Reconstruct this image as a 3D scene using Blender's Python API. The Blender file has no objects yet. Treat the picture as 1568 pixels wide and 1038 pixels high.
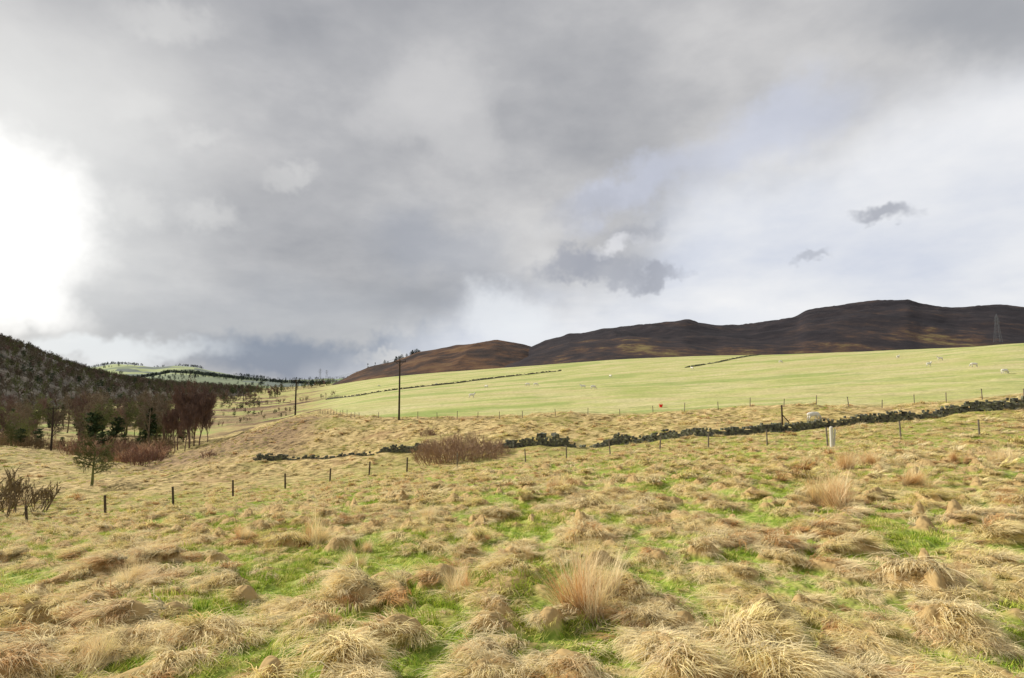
import bpy, math, random
import numpy as np
from mathutils import Vector, Matrix
random.seed(7); rng=np.random.default_rng(11)
sc=bpy.context.scene
F=871.0; PITCH=math.atan(66/871.0)
CP,SP=math.cos(PITCH),math.sin(PITCH)
# ---------------------------------------------------------------- noise
def hsh(xi,yi,s):
    xi=xi.astype(np.int64); yi=yi.astype(np.int64)
    h=(xi*374761393+yi*668265263+s*1442695041)&0xffffffff
    h=((h^(h>>13))*1274126177)&0xffffffff
    h=((h^(h>>15))*2246822519)&0xffffffff
    return ((h^(h>>16))&0xffffff)/float(0xffffff)
def vn(x,y,s=0):
    xf=np.floor(x); yf=np.floor(y); fx=x-xf; fy=y-yf
    fx=fx*fx*(3-2*fx); fy=fy*fy*(3-2*fy)
    a=hsh(xf,yf,s); b=hsh(xf+1,yf,s); c=hsh(xf,yf+1,s); d=hsh(xf+1,yf+1,s)
    return (a*(1-fx)+b*fx)*(1-fy)+(c*(1-fx)+d*fx)*fy
def fbm(x,y,s=0,o=4):
    r=0; a=0.5; t=0
    for i in range(o):
        r=r+a*vn(x,y,s+i*17); t+=a; a*=0.5; x=x*2.03+3.1; y=y*2.03+1.7
    return r/t
def sstep(a,b,x):
    t=np.clip((x-a)/(b-a),0,1); return t*t*(3-2*t)
# ---------------------------------------------------------------- terrain table: image pixel columns and rows at estimated depths
def elev(py): return math.tan(PITCH+math.atan((519-py)/F))
def Z(v): return ('z',v)
N0=[(1,Z(-1.8)),(4,1038)]
cols={
-500:N0+[(36,830),(60,Z(-13)),(120,Z(-14.5)),(4000,Z(-16))],
-250:N0+[(36,820),(60,Z(-12.5)),(120,Z(-14.5)),(4000,Z(-16))],
0:N0+[(36,806),(60,762),(85,700),(100,682),(118,Z(-14)),(4000,Z(-16))],
70:N0+[(36,802),(60,752),(85,708),(100,690),(118,Z(-14)),(4000,Z(-16))],
130:N0+[(37,795),(60,745),(100,708),(130,Z(-15)),(4000,Z(-16))],
260:N0+[(41,776),(70,727),(100,708),(140,Z(-15)),(4000,Z(-16))],
330:N0+[(46,762),(70,717),(90,690),(108,682),(150,Z(-15)),(4000,Z(-16))],
400:N0+[(51,752),(75,703),(95,662),(108,650),(150,Z(-13)),(250,Z(-15)),(4000,Z(-16))],
480:N0+[(54,742),(72,698),(92,648),(105,632),(125,Z(-6.2)),(160,628),(230,Z(-11.5)),(500,Z(-11)),(900,Z(-8)),(4000,Z(-10))],
560:N0+[(56,729),(70,690),(88,652),(100,640),(150,621),(250,605),(400,592),(650,578),(900,Z(3)),(4000,Z(0))],
650:N0+[(57,718),(66,690),(80,652),(90,640),(150,613),(250,596),(400,580),(540,570),(900,Z(9)),(4000,Z(0))],
784:N0+[(50,708),(60,683),(75,648),(85,637),(150,603),(250,585),(400,567),(500,560),(900,Z(12)),(4000,Z(0))],
950:N0+[(48,697),(58,676),(70,643),(80,633),(130,603),(230,575),(350,554),(450,547),(900,Z(17)),(4000,Z(0))],
1100:N0+[(42,687),(54,665),(65,638),(75,627),(120,600),(200,572),(300,550),(400,541),(900,Z(18)),(4000,Z(0))],
1250:N0+[(38,685),(50,652),(60,632),(70,622),(110,594),(180,565),(260,545),(330,538),(900,Z(16)),(4000,Z(0))],
1400:N0+[(38,675),(46,640),(60,626),(68,617),(100,590),(160,562),(220,541),(280,531),(900,Z(16)),(4000,Z(0))],
1568:N0+[(38,668),(44,627),(60,613),(68,605),(90,585),(130,560),(180,535),(220,519),(500,Z(16)),(4000,Z(0))],
2000:N0+[(38,668),(44,627),(60,613),(68,605),(90,585),(130,560),(180,535),(220,519),(500,Z(16)),(4000,Z(0))],
}
ks=sorted(cols); TS=np.array([(k-784)/F for k in ks])
LD=np.linspace(math.log(0.8),math.log(6000),700); DD=np.exp(LD)
rows=[]
for k in ks:
    ds=[a for a,_ in cols[k]]
    zs=[(v[1] if isinstance(v,tuple) else a*elev(v)) for a,v in cols[k]]
    rows.append(np.interp(DD,ds,zs))
rows=np.array(rows)
TG=np.linspace(TS[0],TS[-1],500)
ZG=np.array([np.interp(TG,TS,rows[:,j]) for j in range(len(DD))]).T
def gk(s):
    n=int(3*s); x=np.arange(-n,n+1); k=np.exp(-x*x/(2*s*s)); return k/k.sum(),n
k,n=gk(7); ZG=np.array([np.convolve(np.pad(r,n,mode='edge'),k,'valid') for r in ZG])
k,n=gk(8); ZG=np.array([np.convolve(np.pad(r,n,mode='edge'),k,'valid') for r in ZG.T]).T
def base(x,y):
    d=np.maximum(y,3.0); t=np.clip(x/d,TG[0],TG[-1])
    ti=(t-TG[0])/(TG[1]-TG[0]); di=np.clip((np.log(d)-LD[0])/(LD[1]-LD[0]),0,len(LD)-1.001)
    i=np.clip(np.floor(ti).astype(int),0,len(TG)-2); j=np.floor(di).astype(int); a=ti-i; b=di-j
    return (ZG[i,j]*(1-a)+ZG[i+1,j]*a)*(1-b)+(ZG[i,j+1]*(1-a)+ZG[i+1,j+1]*a)*b
PFX=np.array([(p-784)/F for p in (-500,430,480,520,560,650,784,950,1100,1250,1400,1568,2000)])
PFD=np.array([9000,9000,190,125,101,91,86,81,76,71,68,68,68.])
def pasture(x,y):
    d=np.maximum(y,1); t=x/d
    e=np.interp(t,PFX,PFD)
    return sstep(-1.5,1.5,d-e+ (fbm(x*.3,y*.3,5)-.5)*2)
def tuss_h(x,y):
    cs=0.54
    wx_=(vn(x*1.1,y*1.1,91)-.5)*.7+(vn(x*3.1,y*3.1,93)-.5)*.16; wy_=(vn(x*1.1,y*1.1,92)-.5)*.7+(vn(x*3.1,y*3.1,94)-.5)*.16
    X=x*0.94+y*0.34+wx_; Y=(-x*0.34+y*0.94)+wy_
    X=X*.75
    ci=np.floor(X/cs); cj=np.floor(Y/cs); best=np.zeros_like(X)
    for a in (-1,0,1):
        for b in (-1,0,1):
            I=ci+a; J=cj+b
            cx=(I+0.1+0.8*hsh(I,J,1))*cs; cy=(J+0.1+0.8*hsh(I,J,2))*cs
            r=0.10+0.20*hsh(I,J,3); h=(0.06+0.22*hsh(I,J,4)**1.6)*(hsh(I,J,6)>0.3)
            q=np.sqrt((X-cx)**2+(Y-cy)**2)/r
            best=np.maximum(best,h*(1-sstep(0.2,1.12,q)))
    f=fbm(X*2.6,Y*1.9,61,3); rd=1-np.abs(f-.5)*5
    return best*.9+0.11*sstep(.2,1.0,rd)*sstep(.35,.6,fbm(x*.7,y*.7,66,2))+0.05*sstep(.45,.7,fbm(x*3,y*3,67,2))
TMAX=0.25
def tuss(x,y):
    e=.05; h=tuss_h(x,y); gx_=(tuss_h(x+e,y)-tuss_h(x-e,y))/(2*e); gy_=(tuss_h(x,y+e)-tuss_h(x,y-e))/(2*e)
    m=np.sqrt(gx_**2+gy_**2)+.25
    return h,-gx_/m,-gy_/m
def H(x,y,full=True):
    x=np.asarray(x,float); y=np.asarray(y,float)
    r=np.hypot(x,y); z=base(x,y); rough=1-pasture(x,y)
    z=z+(fbm(x*.12,y*.12,31,3)-.5)*(0.5+1.1*sstep(40,80,r)*rough)*sstep(2,20,r)*(1-0.5*sstep(120,300,r))
    z=z+(fbm(x*.5,y*.5,41,3)-.5)*(0.07+(0.21+.45*sstep(45,75,r))*rough)
    if full: z=z+tuss_h(x,y)*(1-sstep(30,70,r))*rough
    return z
def h1(x,y,full=False): return float(H(np.array([x]),np.array([y]),full)[0])
def locate(px,py,dmin=5,dmax=2500):
    """where the camera ray through an image pixel meets the terrain"""
    u=(px-784)/F; e=elev(py); d=np.exp(np.linspace(math.log(dmin),math.log(dmax),1500))
    zr=d*e; x=u*(d*CP+zr*SP); g=H(x,d,False)
    w=np.where(zr<=g)[0]; i=w[0] if len(w) else len(d)-1
    return float(x[i]),float(d[i]),float(g[i])
def at(px,d):
    u=(px-784)/F; x=u*d; z=h1(x,d); x=u*(d*CP+z*SP); return x,d,h1(x,d)
# ---------------------------------------------------------------- node helpers
def mat(name,rough=0.9):
    m=bpy.data.materials.new(name); m.use_nodes=True; nt=m.node_tree
    b=nt.nodes['Principled BSDF']; b.inputs['Roughness'].default_value=rough
    b.inputs['Specular IOR Level'].default_value=0.15
    return m,nt,b
def nd(nt,t,**kw):
    n=nt.nodes.new(t)
    for k,v in kw.items(): setattr(n,k,v)
    return n
def ramp(nt,src,stops,interp='LINEAR'):
    n=nt.nodes.new('ShaderNodeValToRGB'); n.color_ramp.interpolation=interp
    el=n.color_ramp.elements
    while len(el)<len(stops): el.new(0.5)
    for e,(p,c) in zip(el,stops): e.position=p; e.color=(c[0],c[1],c[2],1)
    nt.links.new(src,n.inputs[0]); return n.outputs[0]
def noise(nt,vec,scale,detail=4,rough=0.55,mscale=None):
    if mscale:
        m=nd(nt,'ShaderNodeMapping'); m.inputs['Scale'].default_value=mscale; nt.links.new(vec,m.inputs[0]); vec=m.outputs[0]
    n=nd(nt,'ShaderNodeTexNoise'); n.inputs['Scale'].default_value=scale; n.inputs['Detail'].default_value=detail; n.inputs['Roughness'].default_value=rough
    nt.links.new(vec,n.inputs['Vector']); return n.outputs['Fac']
def mixc(nt,fac,a,b,mode='MIX'):
    n=nd(nt,'ShaderNodeMix',data_type='RGBA',blend_type=mode)
    for s,v in ((n.inputs[0],fac),(n.inputs[6],a),(n.inputs[7],b)):
        if hasattr(v,'is_linked'): nt.links.new(v,s)
        elif isinstance(v,(int,float)): s.default_value=v
        else: s.default_value=(v[0],v[1],v[2],1)
    return n.outputs[2]
def mapr(nt,v,a,b,c=0,d=1,sm=True):
    n=nd(nt,'ShaderNodeMapRange'); n.interpolation_type='SMOOTHSTEP' if sm else 'LINEAR'
    nt.links.new(v,n.inputs[0])
    for i,q in enumerate((a,b,c,d)): n.inputs[i+1].default_value=q
    return n.outputs[0]
def mth(nt,op,a,b=None):
    n=nd(nt,'ShaderNodeMath',operation=op)
    for s,v in ((n.inputs[0],a),(n.inputs[1],b)):
        if v is None: continue
        if hasattr(v,'is_linked'): nt.links.new(v,s)
        else: s.default_value=v
    return n.outputs[0]
def bump(nt,b,h,strength,dist):
    n=nd(nt,'ShaderNodeBump'); n.inputs['Strength'].default_value=strength; n.inputs['Distance'].default_value=dist
    nt.links.new(h,n.inputs['Height']); nt.links.new(n.outputs[0],b.inputs['Normal'])
def posn(nt): return nd(nt,'ShaderNodeNewGeometry').outputs['Position']
def attr(nt,name,t='GEOMETRY'):
    n=nd(nt,'ShaderNodeAttribute',attribute_name=name,attribute_type=t); return n
def new_mesh(name,verts,faces,m=None,smooth=False):
    me=bpy.data.meshes.new(name); me.from_pydata(verts,[],faces); me.update()
    if m: me.materials.append(m)
    if smooth: me.shade_smooth()
    return me
def add(name,me,loc=(0,0,0),rz=0,s=1,parent=None):
    o=bpy.data.objects.new(name,me); sc.collection.objects.link(o)
    o.location=loc; o.rotation_euler=(0,0,rz); o.scale=(s,s,s) if not isinstance(s,tuple) else s
    if parent: o.parent=parent
    return o
def fattr(me,name,vals):
    a=me.attributes.new(name,'FLOAT','POINT'); a.data.foreach_set('value',np.asarray(vals,np.float32))
# ---------------------------------------------------------------- GROUND
th=np.concatenate([np.linspace(-180,-66,40)[:-1],np.linspace(-66,66,620),np.linspace(66,180,40)[1:-1]])
th=np.radians(th); rr=np.exp(np.linspace(math.log(0.35),math.log(6000),800))
TH,RR=np.meshgrid(th,rr,indexing='ij'); GX=np.sin(TH)*RR; GY=np.cos(TH)*RR
gx,gy=GX.ravel(),GY.ravel(); gz=H(gx,gy)
nT,nR=GX.shape
V=np.stack([gx,gy,gz],1)
idx=np.arange(nT*nR).reshape(nT,nR); i2=np.roll(idx,-1,axis=0)
q=np.stack([idx[:,:-1],i2[:,:-1],i2[:,1:],idx[:,1:]],-1).reshape(-1,4)[:,::-1]
def np_mesh(name,V,q):
    me=bpy.data.meshes.new(name); me.vertices.add(len(V)); me.vertices.foreach_set('co',V.astype(np.float32).ravel())
    me.loops.add(q.size); me.loops.foreach_set('vertex_index',q.ravel().astype(np.int32))
    me.polygons.add(len(q)); me.polygons.foreach_set('loop_start',(np.arange(len(q))*q.shape[1]).astype(np.int32))
    me.update(calc_edges=True); me.validate(); return me
me=np_mesh('ground',V,q); me.shade_smooth()
fattr(me,'pasture',pasture(gx,gy)); tb=tuss_h(gx,gy)
fattr(me,'tuss',tb/TMAX)
tt=gx/np.maximum(gy,1)
fattr(me,'valley',sstep(-0.30,-0.36,tt)*sstep(125,170,gy))
jt=(fbm(gx*.05,gy*.05,55,4)-.5); fl=sstep(.38,.5,fbm(gx*.04,gy*.04,56,4))
fattr(me,'reed',np.maximum(sstep(-.80,-.62,tt+jt*.3)*sstep(-.30,-.42,tt+jt*.3)*sstep(64,80,gy+jt*40)*sstep(112,98,gy), fl*sstep(-.60,-.50,tt+jt*.2)*sstep(-.28,-.36,tt+jt*.2)*sstep(165,205,gy+jt*90)*sstep(360,290,gy+jt*150)))
fattr(me,'dist',np.clip(np.hypot(gx,gy)/600,0,1))
gm,nt,b=mat('ground_grass',0.95); P=posn(nt)
n1=noise(nt,P,1.1,6,0.76); n2=noise(nt,P,0.12,5,0.65); n3=noise(nt,P,6,3,0.7)
rough_c=ramp(nt,n1,[(0.36,(.08,.055,.02)),(0.44,(.26,.19,.07)),(0.52,(.54,.40,.17)),(0.66,(.74,.58,.29))])
rough_c=mixc(nt,mapr(nt,n2,.5,.62,0,.5),rough_c,mixc(nt,n1,(.14,.14,.03),(.42,.40,.10)))
rough_c=mixc(nt,mapr(nt,n2,.42,.34,0,.6),rough_c,(.34,.21,.10))
greenp=ramp(nt,n3,[(0.3,(.11,.17,.022)),(0.5,(.26,.34,.05)),(0.7,(.50,.46,.15))])
tf=mapr(nt,attr(nt,'tuss').outputs['Fac'],0.10,0.5)
near=mapr(nt,attr(nt,'dist').outputs['Fac'],0.05,0.12)
rc_near=mixc(nt,tf,greenp,(.46,.32,.14))
rough_c=mixc(nt,near,rc_near,rough_c)
# pasture
pn=noise(nt,P,0.05,5,0.6,(1,2.2,1)); pn2=noise(nt,P,1.2,4,0.78); pn3=noise(nt,P,0.014,4,0.55,(1,2.6,1)); pn4=noise(nt,P,0.22,6,0.74)
pc=ramp(nt,pn,[(0.34,(.40,.45,.13)),(0.47,(.54,.53,.20)),(0.60,(.65,.58,.29))])
pc=mixc(nt,mapr(nt,pn3,0.54,0.58,0,0.65),pc,(.28,.38,.09))
pc=mixc(nt,mapr(nt,pn3,0.45,0.40,0,0.40),pc,(.62,.50,.26))
pc=mixc(nt,mapr(nt,pn4,0.53,0.66,0,0.55),pc,(.62,.50,.26))
pc=mixc(nt,mapr(nt,pn4,0.46,0.34,0,0.55),pc,(.26,.31,.09))
pc=mixc(nt,mapr(nt,pn2,0.35,0.62,0.5,0.0),pc,(.25,.26,.08))
v1=noise(nt,P,0.02,5,0.65,(1,2.0,1))
vc=ramp(nt,v1,[(0.38,(.08,.05,.03)),(0.45,(.25,.17,.08)),(0.51,(.48,.38,.16)),(0.58,(.34,.40,.11)),(0.66,(.48,.40,.16))])
c=mixc(nt,attr(nt,'pasture').outputs['Fac'],rough_c,pc)
c=mixc(nt,attr(nt,'valley').outputs['Fac'],c,vc)
c=mixc(nt,mth(nt,'MULTIPLY',attr(nt,'reed').outputs['Fac'],.8),c,mixc(nt,mapr(nt,n1,.35,.6),(.09,.055,.03),(.34,.22,.12)))
nt.links.new(c,b.inputs['Base Color']); bump(nt,b,pn2,0.9,0.22)
me.materials.append(gm); add('ground',me)
# ---------------------------------------------------------------- grass blades
def ribbons(name,blades,mt):
    vs=[];fs=[];rd=[];al=[]
    for pts,w,side,r in blades:
        b0=len(vs); n=len(pts)
        for i,p in enumerate(pts):
            f=i/(n-1); ww=w*(1-f**1.6*0.9)*0.5
            vs.append(p-side*ww); vs.append(p+side*ww); rd+= [r,r]; al+=[f,f]
        for i in range(n-1): a=b0+2*i; fs.append((a,a+1,a+3,a+2))
    me=new_mesh(name,[tuple(v) for v in vs],fs,mt,True)
    fattr(me,'rnd',rd); fattr(me,'along',al); return me
def tuft(name,mt,n,rad,Lr,e0,e1,spread,w,seg=4,seed=0):
    R=random.Random(seed); bl=[]; locks=[(R.gauss(0,spread),R.uniform(*e0),R.uniform(.6,1.3),R.uniform(0,6.283),R.uniform(-.6,.6)) for _ in range(8)]
    for i in range(n):
        lk=locks[i%8]
        a=lk[3]+R.gauss(0,.45); q=rad*math.sqrt(R.random()); p=Vector((math.cos(a)*q,math.sin(a)*q,-0.03))
        az=lk[0]+R.gauss(0,.17); L=R.uniform(*Lr)*lk[2]; s=math.radians(lk[1]+R.gauss(0,7)); e=math.radians(R.uniform(*e1))
        if i%11==0: az+=R.gauss(0,1.0); s+=.4
        pts=[p.copy()]
        for k in range(seg):
            f=(k+0.5)/seg; el=s+(e-s)*f**1.1; azk=az+lk[4]*f
            p=p+Vector((math.cos(el)*math.cos(azk),math.cos(el)*math.sin(azk),math.sin(el)))*L/seg
            p.z=max(p.z,-0.02-0.1*R.random()) if p.z<0 else p.z
            pts.append(p.copy())
        sd=Vector((-math.sin(az+R.uniform(-.7,.7)),math.cos(az+R.uniform(-.7,.7)),R.uniform(-.3,.3))).normalized()
        bl.append((pts,w*R.uniform(.6,1.3),sd,R.random()))
    return ribbons(name,bl,mt)
def grassmat(name,stops,transl=0.27):
    m=bpy.data.materials.new(name); m.use_nodes=True; nt=m.node_tree; nt.nodes.clear()
    out=nd(nt,'ShaderNodeOutputMaterial')
    src=attr(nt,'tint','INSTANCER').outputs['Fac']
    r=attr(nt,'rnd').outputs['Fac']
    s2=mth(nt,'ADD',src,mapr(nt,r,0,1,-0.10,0.10,False))
    c=ramp(nt,s2,stops)
    v=mapr(nt,mth(nt,'FRACT',mth(nt,'MULTIPLY',r,7.31)),0,1,0.72,1.18,False)
    al=mapr(nt,attr(nt,'along').outputs['Fac'],0,0.5,0.34,1.0,False)  # dark roots: brown bases plus tussock shade painted into the blade colour
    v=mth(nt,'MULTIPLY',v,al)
    hs=nd(nt,'ShaderNodeHueSaturation'); nt.links.new(c,hs.inputs['Color']); nt.links.new(v,hs.inputs['Value'])
    d=nd(nt,'ShaderNodeBsdfDiffuse'); t=nd(nt,'ShaderNodeBsdfTranslucent'); mx=nd(nt,'ShaderNodeMixShader'); mx.inputs[0].default_value=transl
    nt.links.new(hs.outputs[0],d.inputs[0]); nt.links.new(hs.outputs[0],t.inputs[0])
    nt.links.new(d.outputs[0],mx.inputs[1]); nt.links.new(t.outputs[0],mx.inputs[2]); nt.links.new(mx.outputs[0],out.inputs[0])
    return m
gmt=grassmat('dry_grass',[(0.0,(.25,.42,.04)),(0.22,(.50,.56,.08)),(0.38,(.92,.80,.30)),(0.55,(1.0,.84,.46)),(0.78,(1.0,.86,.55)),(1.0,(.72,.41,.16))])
src=bpy.data.collections.new('grass_sources')
def srcobj(name,me,col): o=bpy.data.objects.new(name,me); col.objects.link(o); return o
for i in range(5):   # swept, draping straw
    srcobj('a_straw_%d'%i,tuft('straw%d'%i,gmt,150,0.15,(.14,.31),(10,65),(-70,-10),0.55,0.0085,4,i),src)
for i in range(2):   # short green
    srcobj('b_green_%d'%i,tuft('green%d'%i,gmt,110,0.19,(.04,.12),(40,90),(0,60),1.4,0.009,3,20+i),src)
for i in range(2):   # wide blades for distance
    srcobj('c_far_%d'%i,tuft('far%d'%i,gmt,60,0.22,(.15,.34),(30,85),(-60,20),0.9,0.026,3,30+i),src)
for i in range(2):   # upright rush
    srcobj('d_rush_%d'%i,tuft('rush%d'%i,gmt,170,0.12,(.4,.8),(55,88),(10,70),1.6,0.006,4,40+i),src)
def scatter(name,P,rot,scl,idx,tint,coll):
    me=bpy.data.meshes.new(name); me.vertices.add(len(P)); me.vertices.foreach_set('co',np.asarray(P,np.float32).ravel())
    a=me.attributes.new('rot','FLOAT_VECTOR','POINT'); a.data.foreach_set('vector',np.asarray(rot,np.float32).ravel())
    a=me.attributes.new('scl','FLOAT_VECTOR','POINT'); a.data.foreach_set('vector',np.asarray(scl,np.float32).ravel())
    a=me.attributes.new('idx','INT','POINT'); a.data.foreach_set('value',np.asarray(idx,np.int32))
    fattr(me,'tint',tint)
    o=add(name,me); g=bpy.data.node_groups.new(name+'_gn','GeometryNodeTree')
    g.interface.new_socket('Geometry',in_out='INPUT',socket_type='NodeSocketGeometry'); g.interface.new_socket('Geometry',in_out='OUTPUT',socket_type='NodeSocketGeometry')
    gi=g.nodes.new('NodeGroupInput'); go=g.nodes.new('NodeGroupOutput'); ip=g.nodes.new('GeometryNodeInstanceOnPoints')
    ci=g.nodes.new('GeometryNodeCollectionInfo'); ci.inputs[0].default_value=coll; ci.inputs['Separate Children'].default_value=True; ci.inputs['Reset Children'].default_value=True
    def na(n,t): x=g.nodes.new('GeometryNodeInputNamedAttribute'); x.data_type=t; x.inputs[0].default_value=n; return x.outputs[0]
    er=g.nodes.new('FunctionNodeEulerToRotation'); L=g.links.new
    mp=g.nodes.new('GeometryNodeMeshToPoints'); L(gi.outputs[0],mp.inputs[0]); L(mp.outputs[0],ip.inputs['Points'])
    L(ci.outputs[0],ip.inputs['Instance']); ip.inputs['Pick Instance'].default_value=True
    L(na('idx','INT'),ip.inputs['Instance Index']); L(na('rot','FLOAT_VECTOR'),er.inputs[0]); L(er.outputs[0],ip.inputs['Rotation'])
    L(na('scl','FLOAT_VECTOR'),ip.inputs['Scale']); L(ip.outputs[0],go.inputs[0])
    md=o.modifiers.new('scatter','NODES'); md.node_group=g; return o
def wedge(n,d0,d1,t0,t1):
    d=np.sqrt(rng.random(n)*(d1*d1-d0*d0)+d0*d0); t=t0+(t1-t0)*rng.random(n); return t*d,d
Ps=[];Rs=[];Ss=[];Is=[];Ts=[]
for d0,d1,n,sc0 in ((1.3,5,3200,.85),(5,9,5200,.9),(9,16,8600,1.0),(16,28,9800,1.15),(28,50,9800,1.45),(50,112,17000,1.9)):
    x,y=wedge(n,d0,d1,-1.15,1.15)
    tb,ox,oy=tuss(x,y); rough=1-pasture(x,y); keep=rough>0.5
    if d0>=50: keep&=fbm(x*.45,y*.45,88,3)>.46
    x,y,tb,ox,oy=[a[keep] for a in (x,y,tb,ox,oy)]; m=len(x)
    gn=fbm(x*.35,y*.35,71,3); gn2=fbm(x*.06,y*.06,72,3); gn3=fbm(x*1.3,y*1.3,78,2)
    hgt=tb/TMAX
    lowleft=sstep(-0.2,-0.8,x/y)*0.15
    green=(hgt<0.30+0.6*(gn-.42)*2+lowleft)&(rng.random(m)<0.85)&(gn*.6+gn3*.45+gn2*0.35+lowleft>0.635)
    bare=((hgt<0.12)&(rng.random(m)<0.45))|((hgt<0.2)&(gn>.48)&(rng.random(m)<.5)&~green)
    far=d0>=16
    idx=np.where(green,5+(rng.random(m)<.5),rng.integers(0,5,m)) if not far else np.where(green,5+(rng.random(m)<.5),np.where(rng.random(m)<(.5 if d0<28 else .9),7+(rng.random(m)<.5),rng.integers(0,5,m)))
    flow=np.arctan2(-0.7+0.9*oy,-0.15+0.7*x/np.maximum(y,2)+0.9*ox+(fbm(x*.5,y*.5,73)-.5)*3.4)+rng.normal(0,.22,m)
    z=H(x,y)
    s=sc0*rng.uniform(.6,1.25,m)*np.where(green,1.05,0.60+0.5*np.clip(hgt,0,1.2))
    tint=np.where(green,rng.uniform(0.0,.36,m),0.37+0.36*fbm(x*.8,y*.8,74,2)+0.20*(rng.random(m)-.5)+np.where(gn2>.6,.05,0))
    brown=0.08+0.22*(fbm(x*.25,y*.25,75)>.58)+(0.08 if d0>=50 else 0)
    tint=np.where(~green&(rng.random(m)<brown),rng.uniform(.82,1,m),tint)
    k=~bare
    Ps.append(np.stack([x,y,z-0.01],1)[k]); Rs.append(np.stack([rng.normal(0,.12,m),rng.normal(0,.12,m),flow],1)[k])
    Ss.append(np.stack([s,s,s*rng.uniform(.5,1.1,m)],1)[k]); Is.append(idx[k]); Ts.append(tint[k])
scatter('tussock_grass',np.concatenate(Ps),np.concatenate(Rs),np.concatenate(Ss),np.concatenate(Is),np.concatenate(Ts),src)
# rush clumps
rp=[(1262,782,1.2),(1275,765,.95),(1300,722,1.0),(1330,716,.85),(1405,748,.8),(1545,715,.95),(1470,712,.8),(850,757,.7),(480,840,.75),(870,950,.8),(905,925,.6),(700,925,.45),(800,865,.4),(1240,710,.7),(1100,770,.5),(930,760,.5),(70,700,.8),(130,1030,.4),(190,905,.45),(560,850,.4),(1500,910,.35),(375,835,.5),(655,800,.5),(1010,720,.5),(540,870,.45)]
Pp=[];Rp=[];Sp=[];Ip=[];Tp=[]
for px,py,s in rp:
    x,y,z=locate(px,py,1.5,80)
    for j in range(9):
        xx=x+random.gauss(0,.20*s); yy=y+random.gauss(0,.20*s)
        Pp.append((xx,yy,h1(xx,yy,True)-.02)); Rp.append((random.gauss(0,.25),random.gauss(0,.25),random.uniform(0,6.3)))
        q=s*random.uniform(.6,1.15); Sp.append((q,q,q)); Ip.append(9+(j%2) if j<7 else j%5); Tp.append(random.uniform(.55,.98))
scatter('rush_clumps',Pp,Rp,Sp,Ip,Tp,src)
# ---------------------------------------------------------------- TREES
def barkmat(name,c0,c1,scale=2.0):
    m,nt,b=mat(name); n=noise(nt,posn(nt),scale,4)
    c=ramp(nt,n,[(0.3,c0),(0.7,c1)]); hs=nd(nt,'ShaderNodeHueSaturation'); nt.links.new(c,hs.inputs['Color'])
    nt.links.new(mapr(nt,attr(nt,'tint','INSTANCER').outputs['Fac'],0,1,1.0,1.9,False),hs.inputs['Value'])
    nt.links.new(hs.outputs[0],b.inputs['Base Color']); return m
bark=barkmat('bark_grey_brown',(.09,.07,.046),(.17,.135,.09),.4); birchm=barkmat('twigs_purple_brown',(.12,.078,.062),(.22,.145,.115),.4)
shrubm=barkmat('shrub_twigs',(.26,.17,.105),(.46,.32,.21)); darkm=barkmat('bramble_twigs',(.10,.075,.04),(.22,.16,.09))
olive=barkmat('twigs_olive',(.08,.09,.03),(.17,.18,.065),.4); needle=barkmat('conifer_needles',(.022,.038,.015),(.055,.085,.03),1.2)
redm=barkmat('dogwood_twigs',(.14,.078,.058),(.25,.145,.10),1)
class TB:
    def __init__(s,seed): s.v=[];s.f=[];s.R=random.Random(seed)
    def tube(s,pts,rads,n):
        b0=len(s.v)
        for i,p in enumerate(pts):
            d=(pts[min(i+1,len(pts)-1)]-pts[max(i-1,0)]).normalized(); u=d.orthogonal().normalized(); w=d.cross(u)
            for k in range(n):
                a=6.2832*k/n; s.v.append(tuple(p+(u*math.cos(a)+w*math.sin(a))*rads[i]))
        for i in range(len(pts)-1):
            for k in range(n): a=b0+i*n+k; c=b0+i*n+(k+1)%n; s.f.append((a,c,c+n,a+n))
    def rib(s,pts,w):
        b0=len(s.v); sd=Vector((s.R.gauss(0,1),s.R.gauss(0,1),s.R.gauss(0,1))).normalized()
        for i,p in enumerate(pts):
            ww=w*(1-0.8*i/(len(pts)-1))*.5; s.v+= [tuple(p-sd*ww),tuple(p+sd*ww)]
        for i in range(len(pts)-1): a=b0+2*i; s.f.append((a,a+1,a+3,a+2))
    def branch(s,p,d,L,r,lev,kids,up,twigw,ang):
        R=s.R; last=lev>=len(kids); n=5 if lev==0 else (2 if last else 3); pts=[p.copy()]; dd=d.copy()
        for i in range(n):
            dd=(dd+Vector((R.gauss(0,.13),R.gauss(0,.13),R.gauss(0,.1)+up))*(0.5 if lev==0 else 1)).normalized(); p=p+dd*L/n; pts.append(p.copy())
        if lev<len(kids)-1 : s.tube(pts,[r*(1-0.75*i/n) for i in range(n+1)],6 if lev==0 else 3)
        else: s.rib(pts,twigw*(1 if last else 1.5))
        if lev<len(kids):
            for k in range(kids[lev]):
                f=R.uniform(0.28 if lev==0 else 0.15,1.0); i=min(int(f*n),n-1); q=pts[i].lerp(pts[i+1],f*n-i)
                a=R.uniform(0,6.283); o=dd.orthogonal().normalized(); o.rotate(Matrix.Rotation(a,3,dd)); an=math.radians(R.uniform(*ang))
                nd_=(dd*math.cos(an)+o*math.sin(an)).normalized()
                s.branch(q,nd_,L*R.uniform(.38,.62)*(1.15-0.5*f),r*0.5*(1.1-.6*f),lev+1,kids,up,twigw,ang)
def bare_tree(name,seed,h,kids,mt,ang=(25,60),up=.06,twigw=.06,r=None):
    t=TB(seed); t.branch(Vector((0,0,-.3)),Vector((0,0,1)),h*.82,r or h*.022,0,kids,up,twigw,ang); return new_mesh(name,t.v,t.f,mt)
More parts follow.
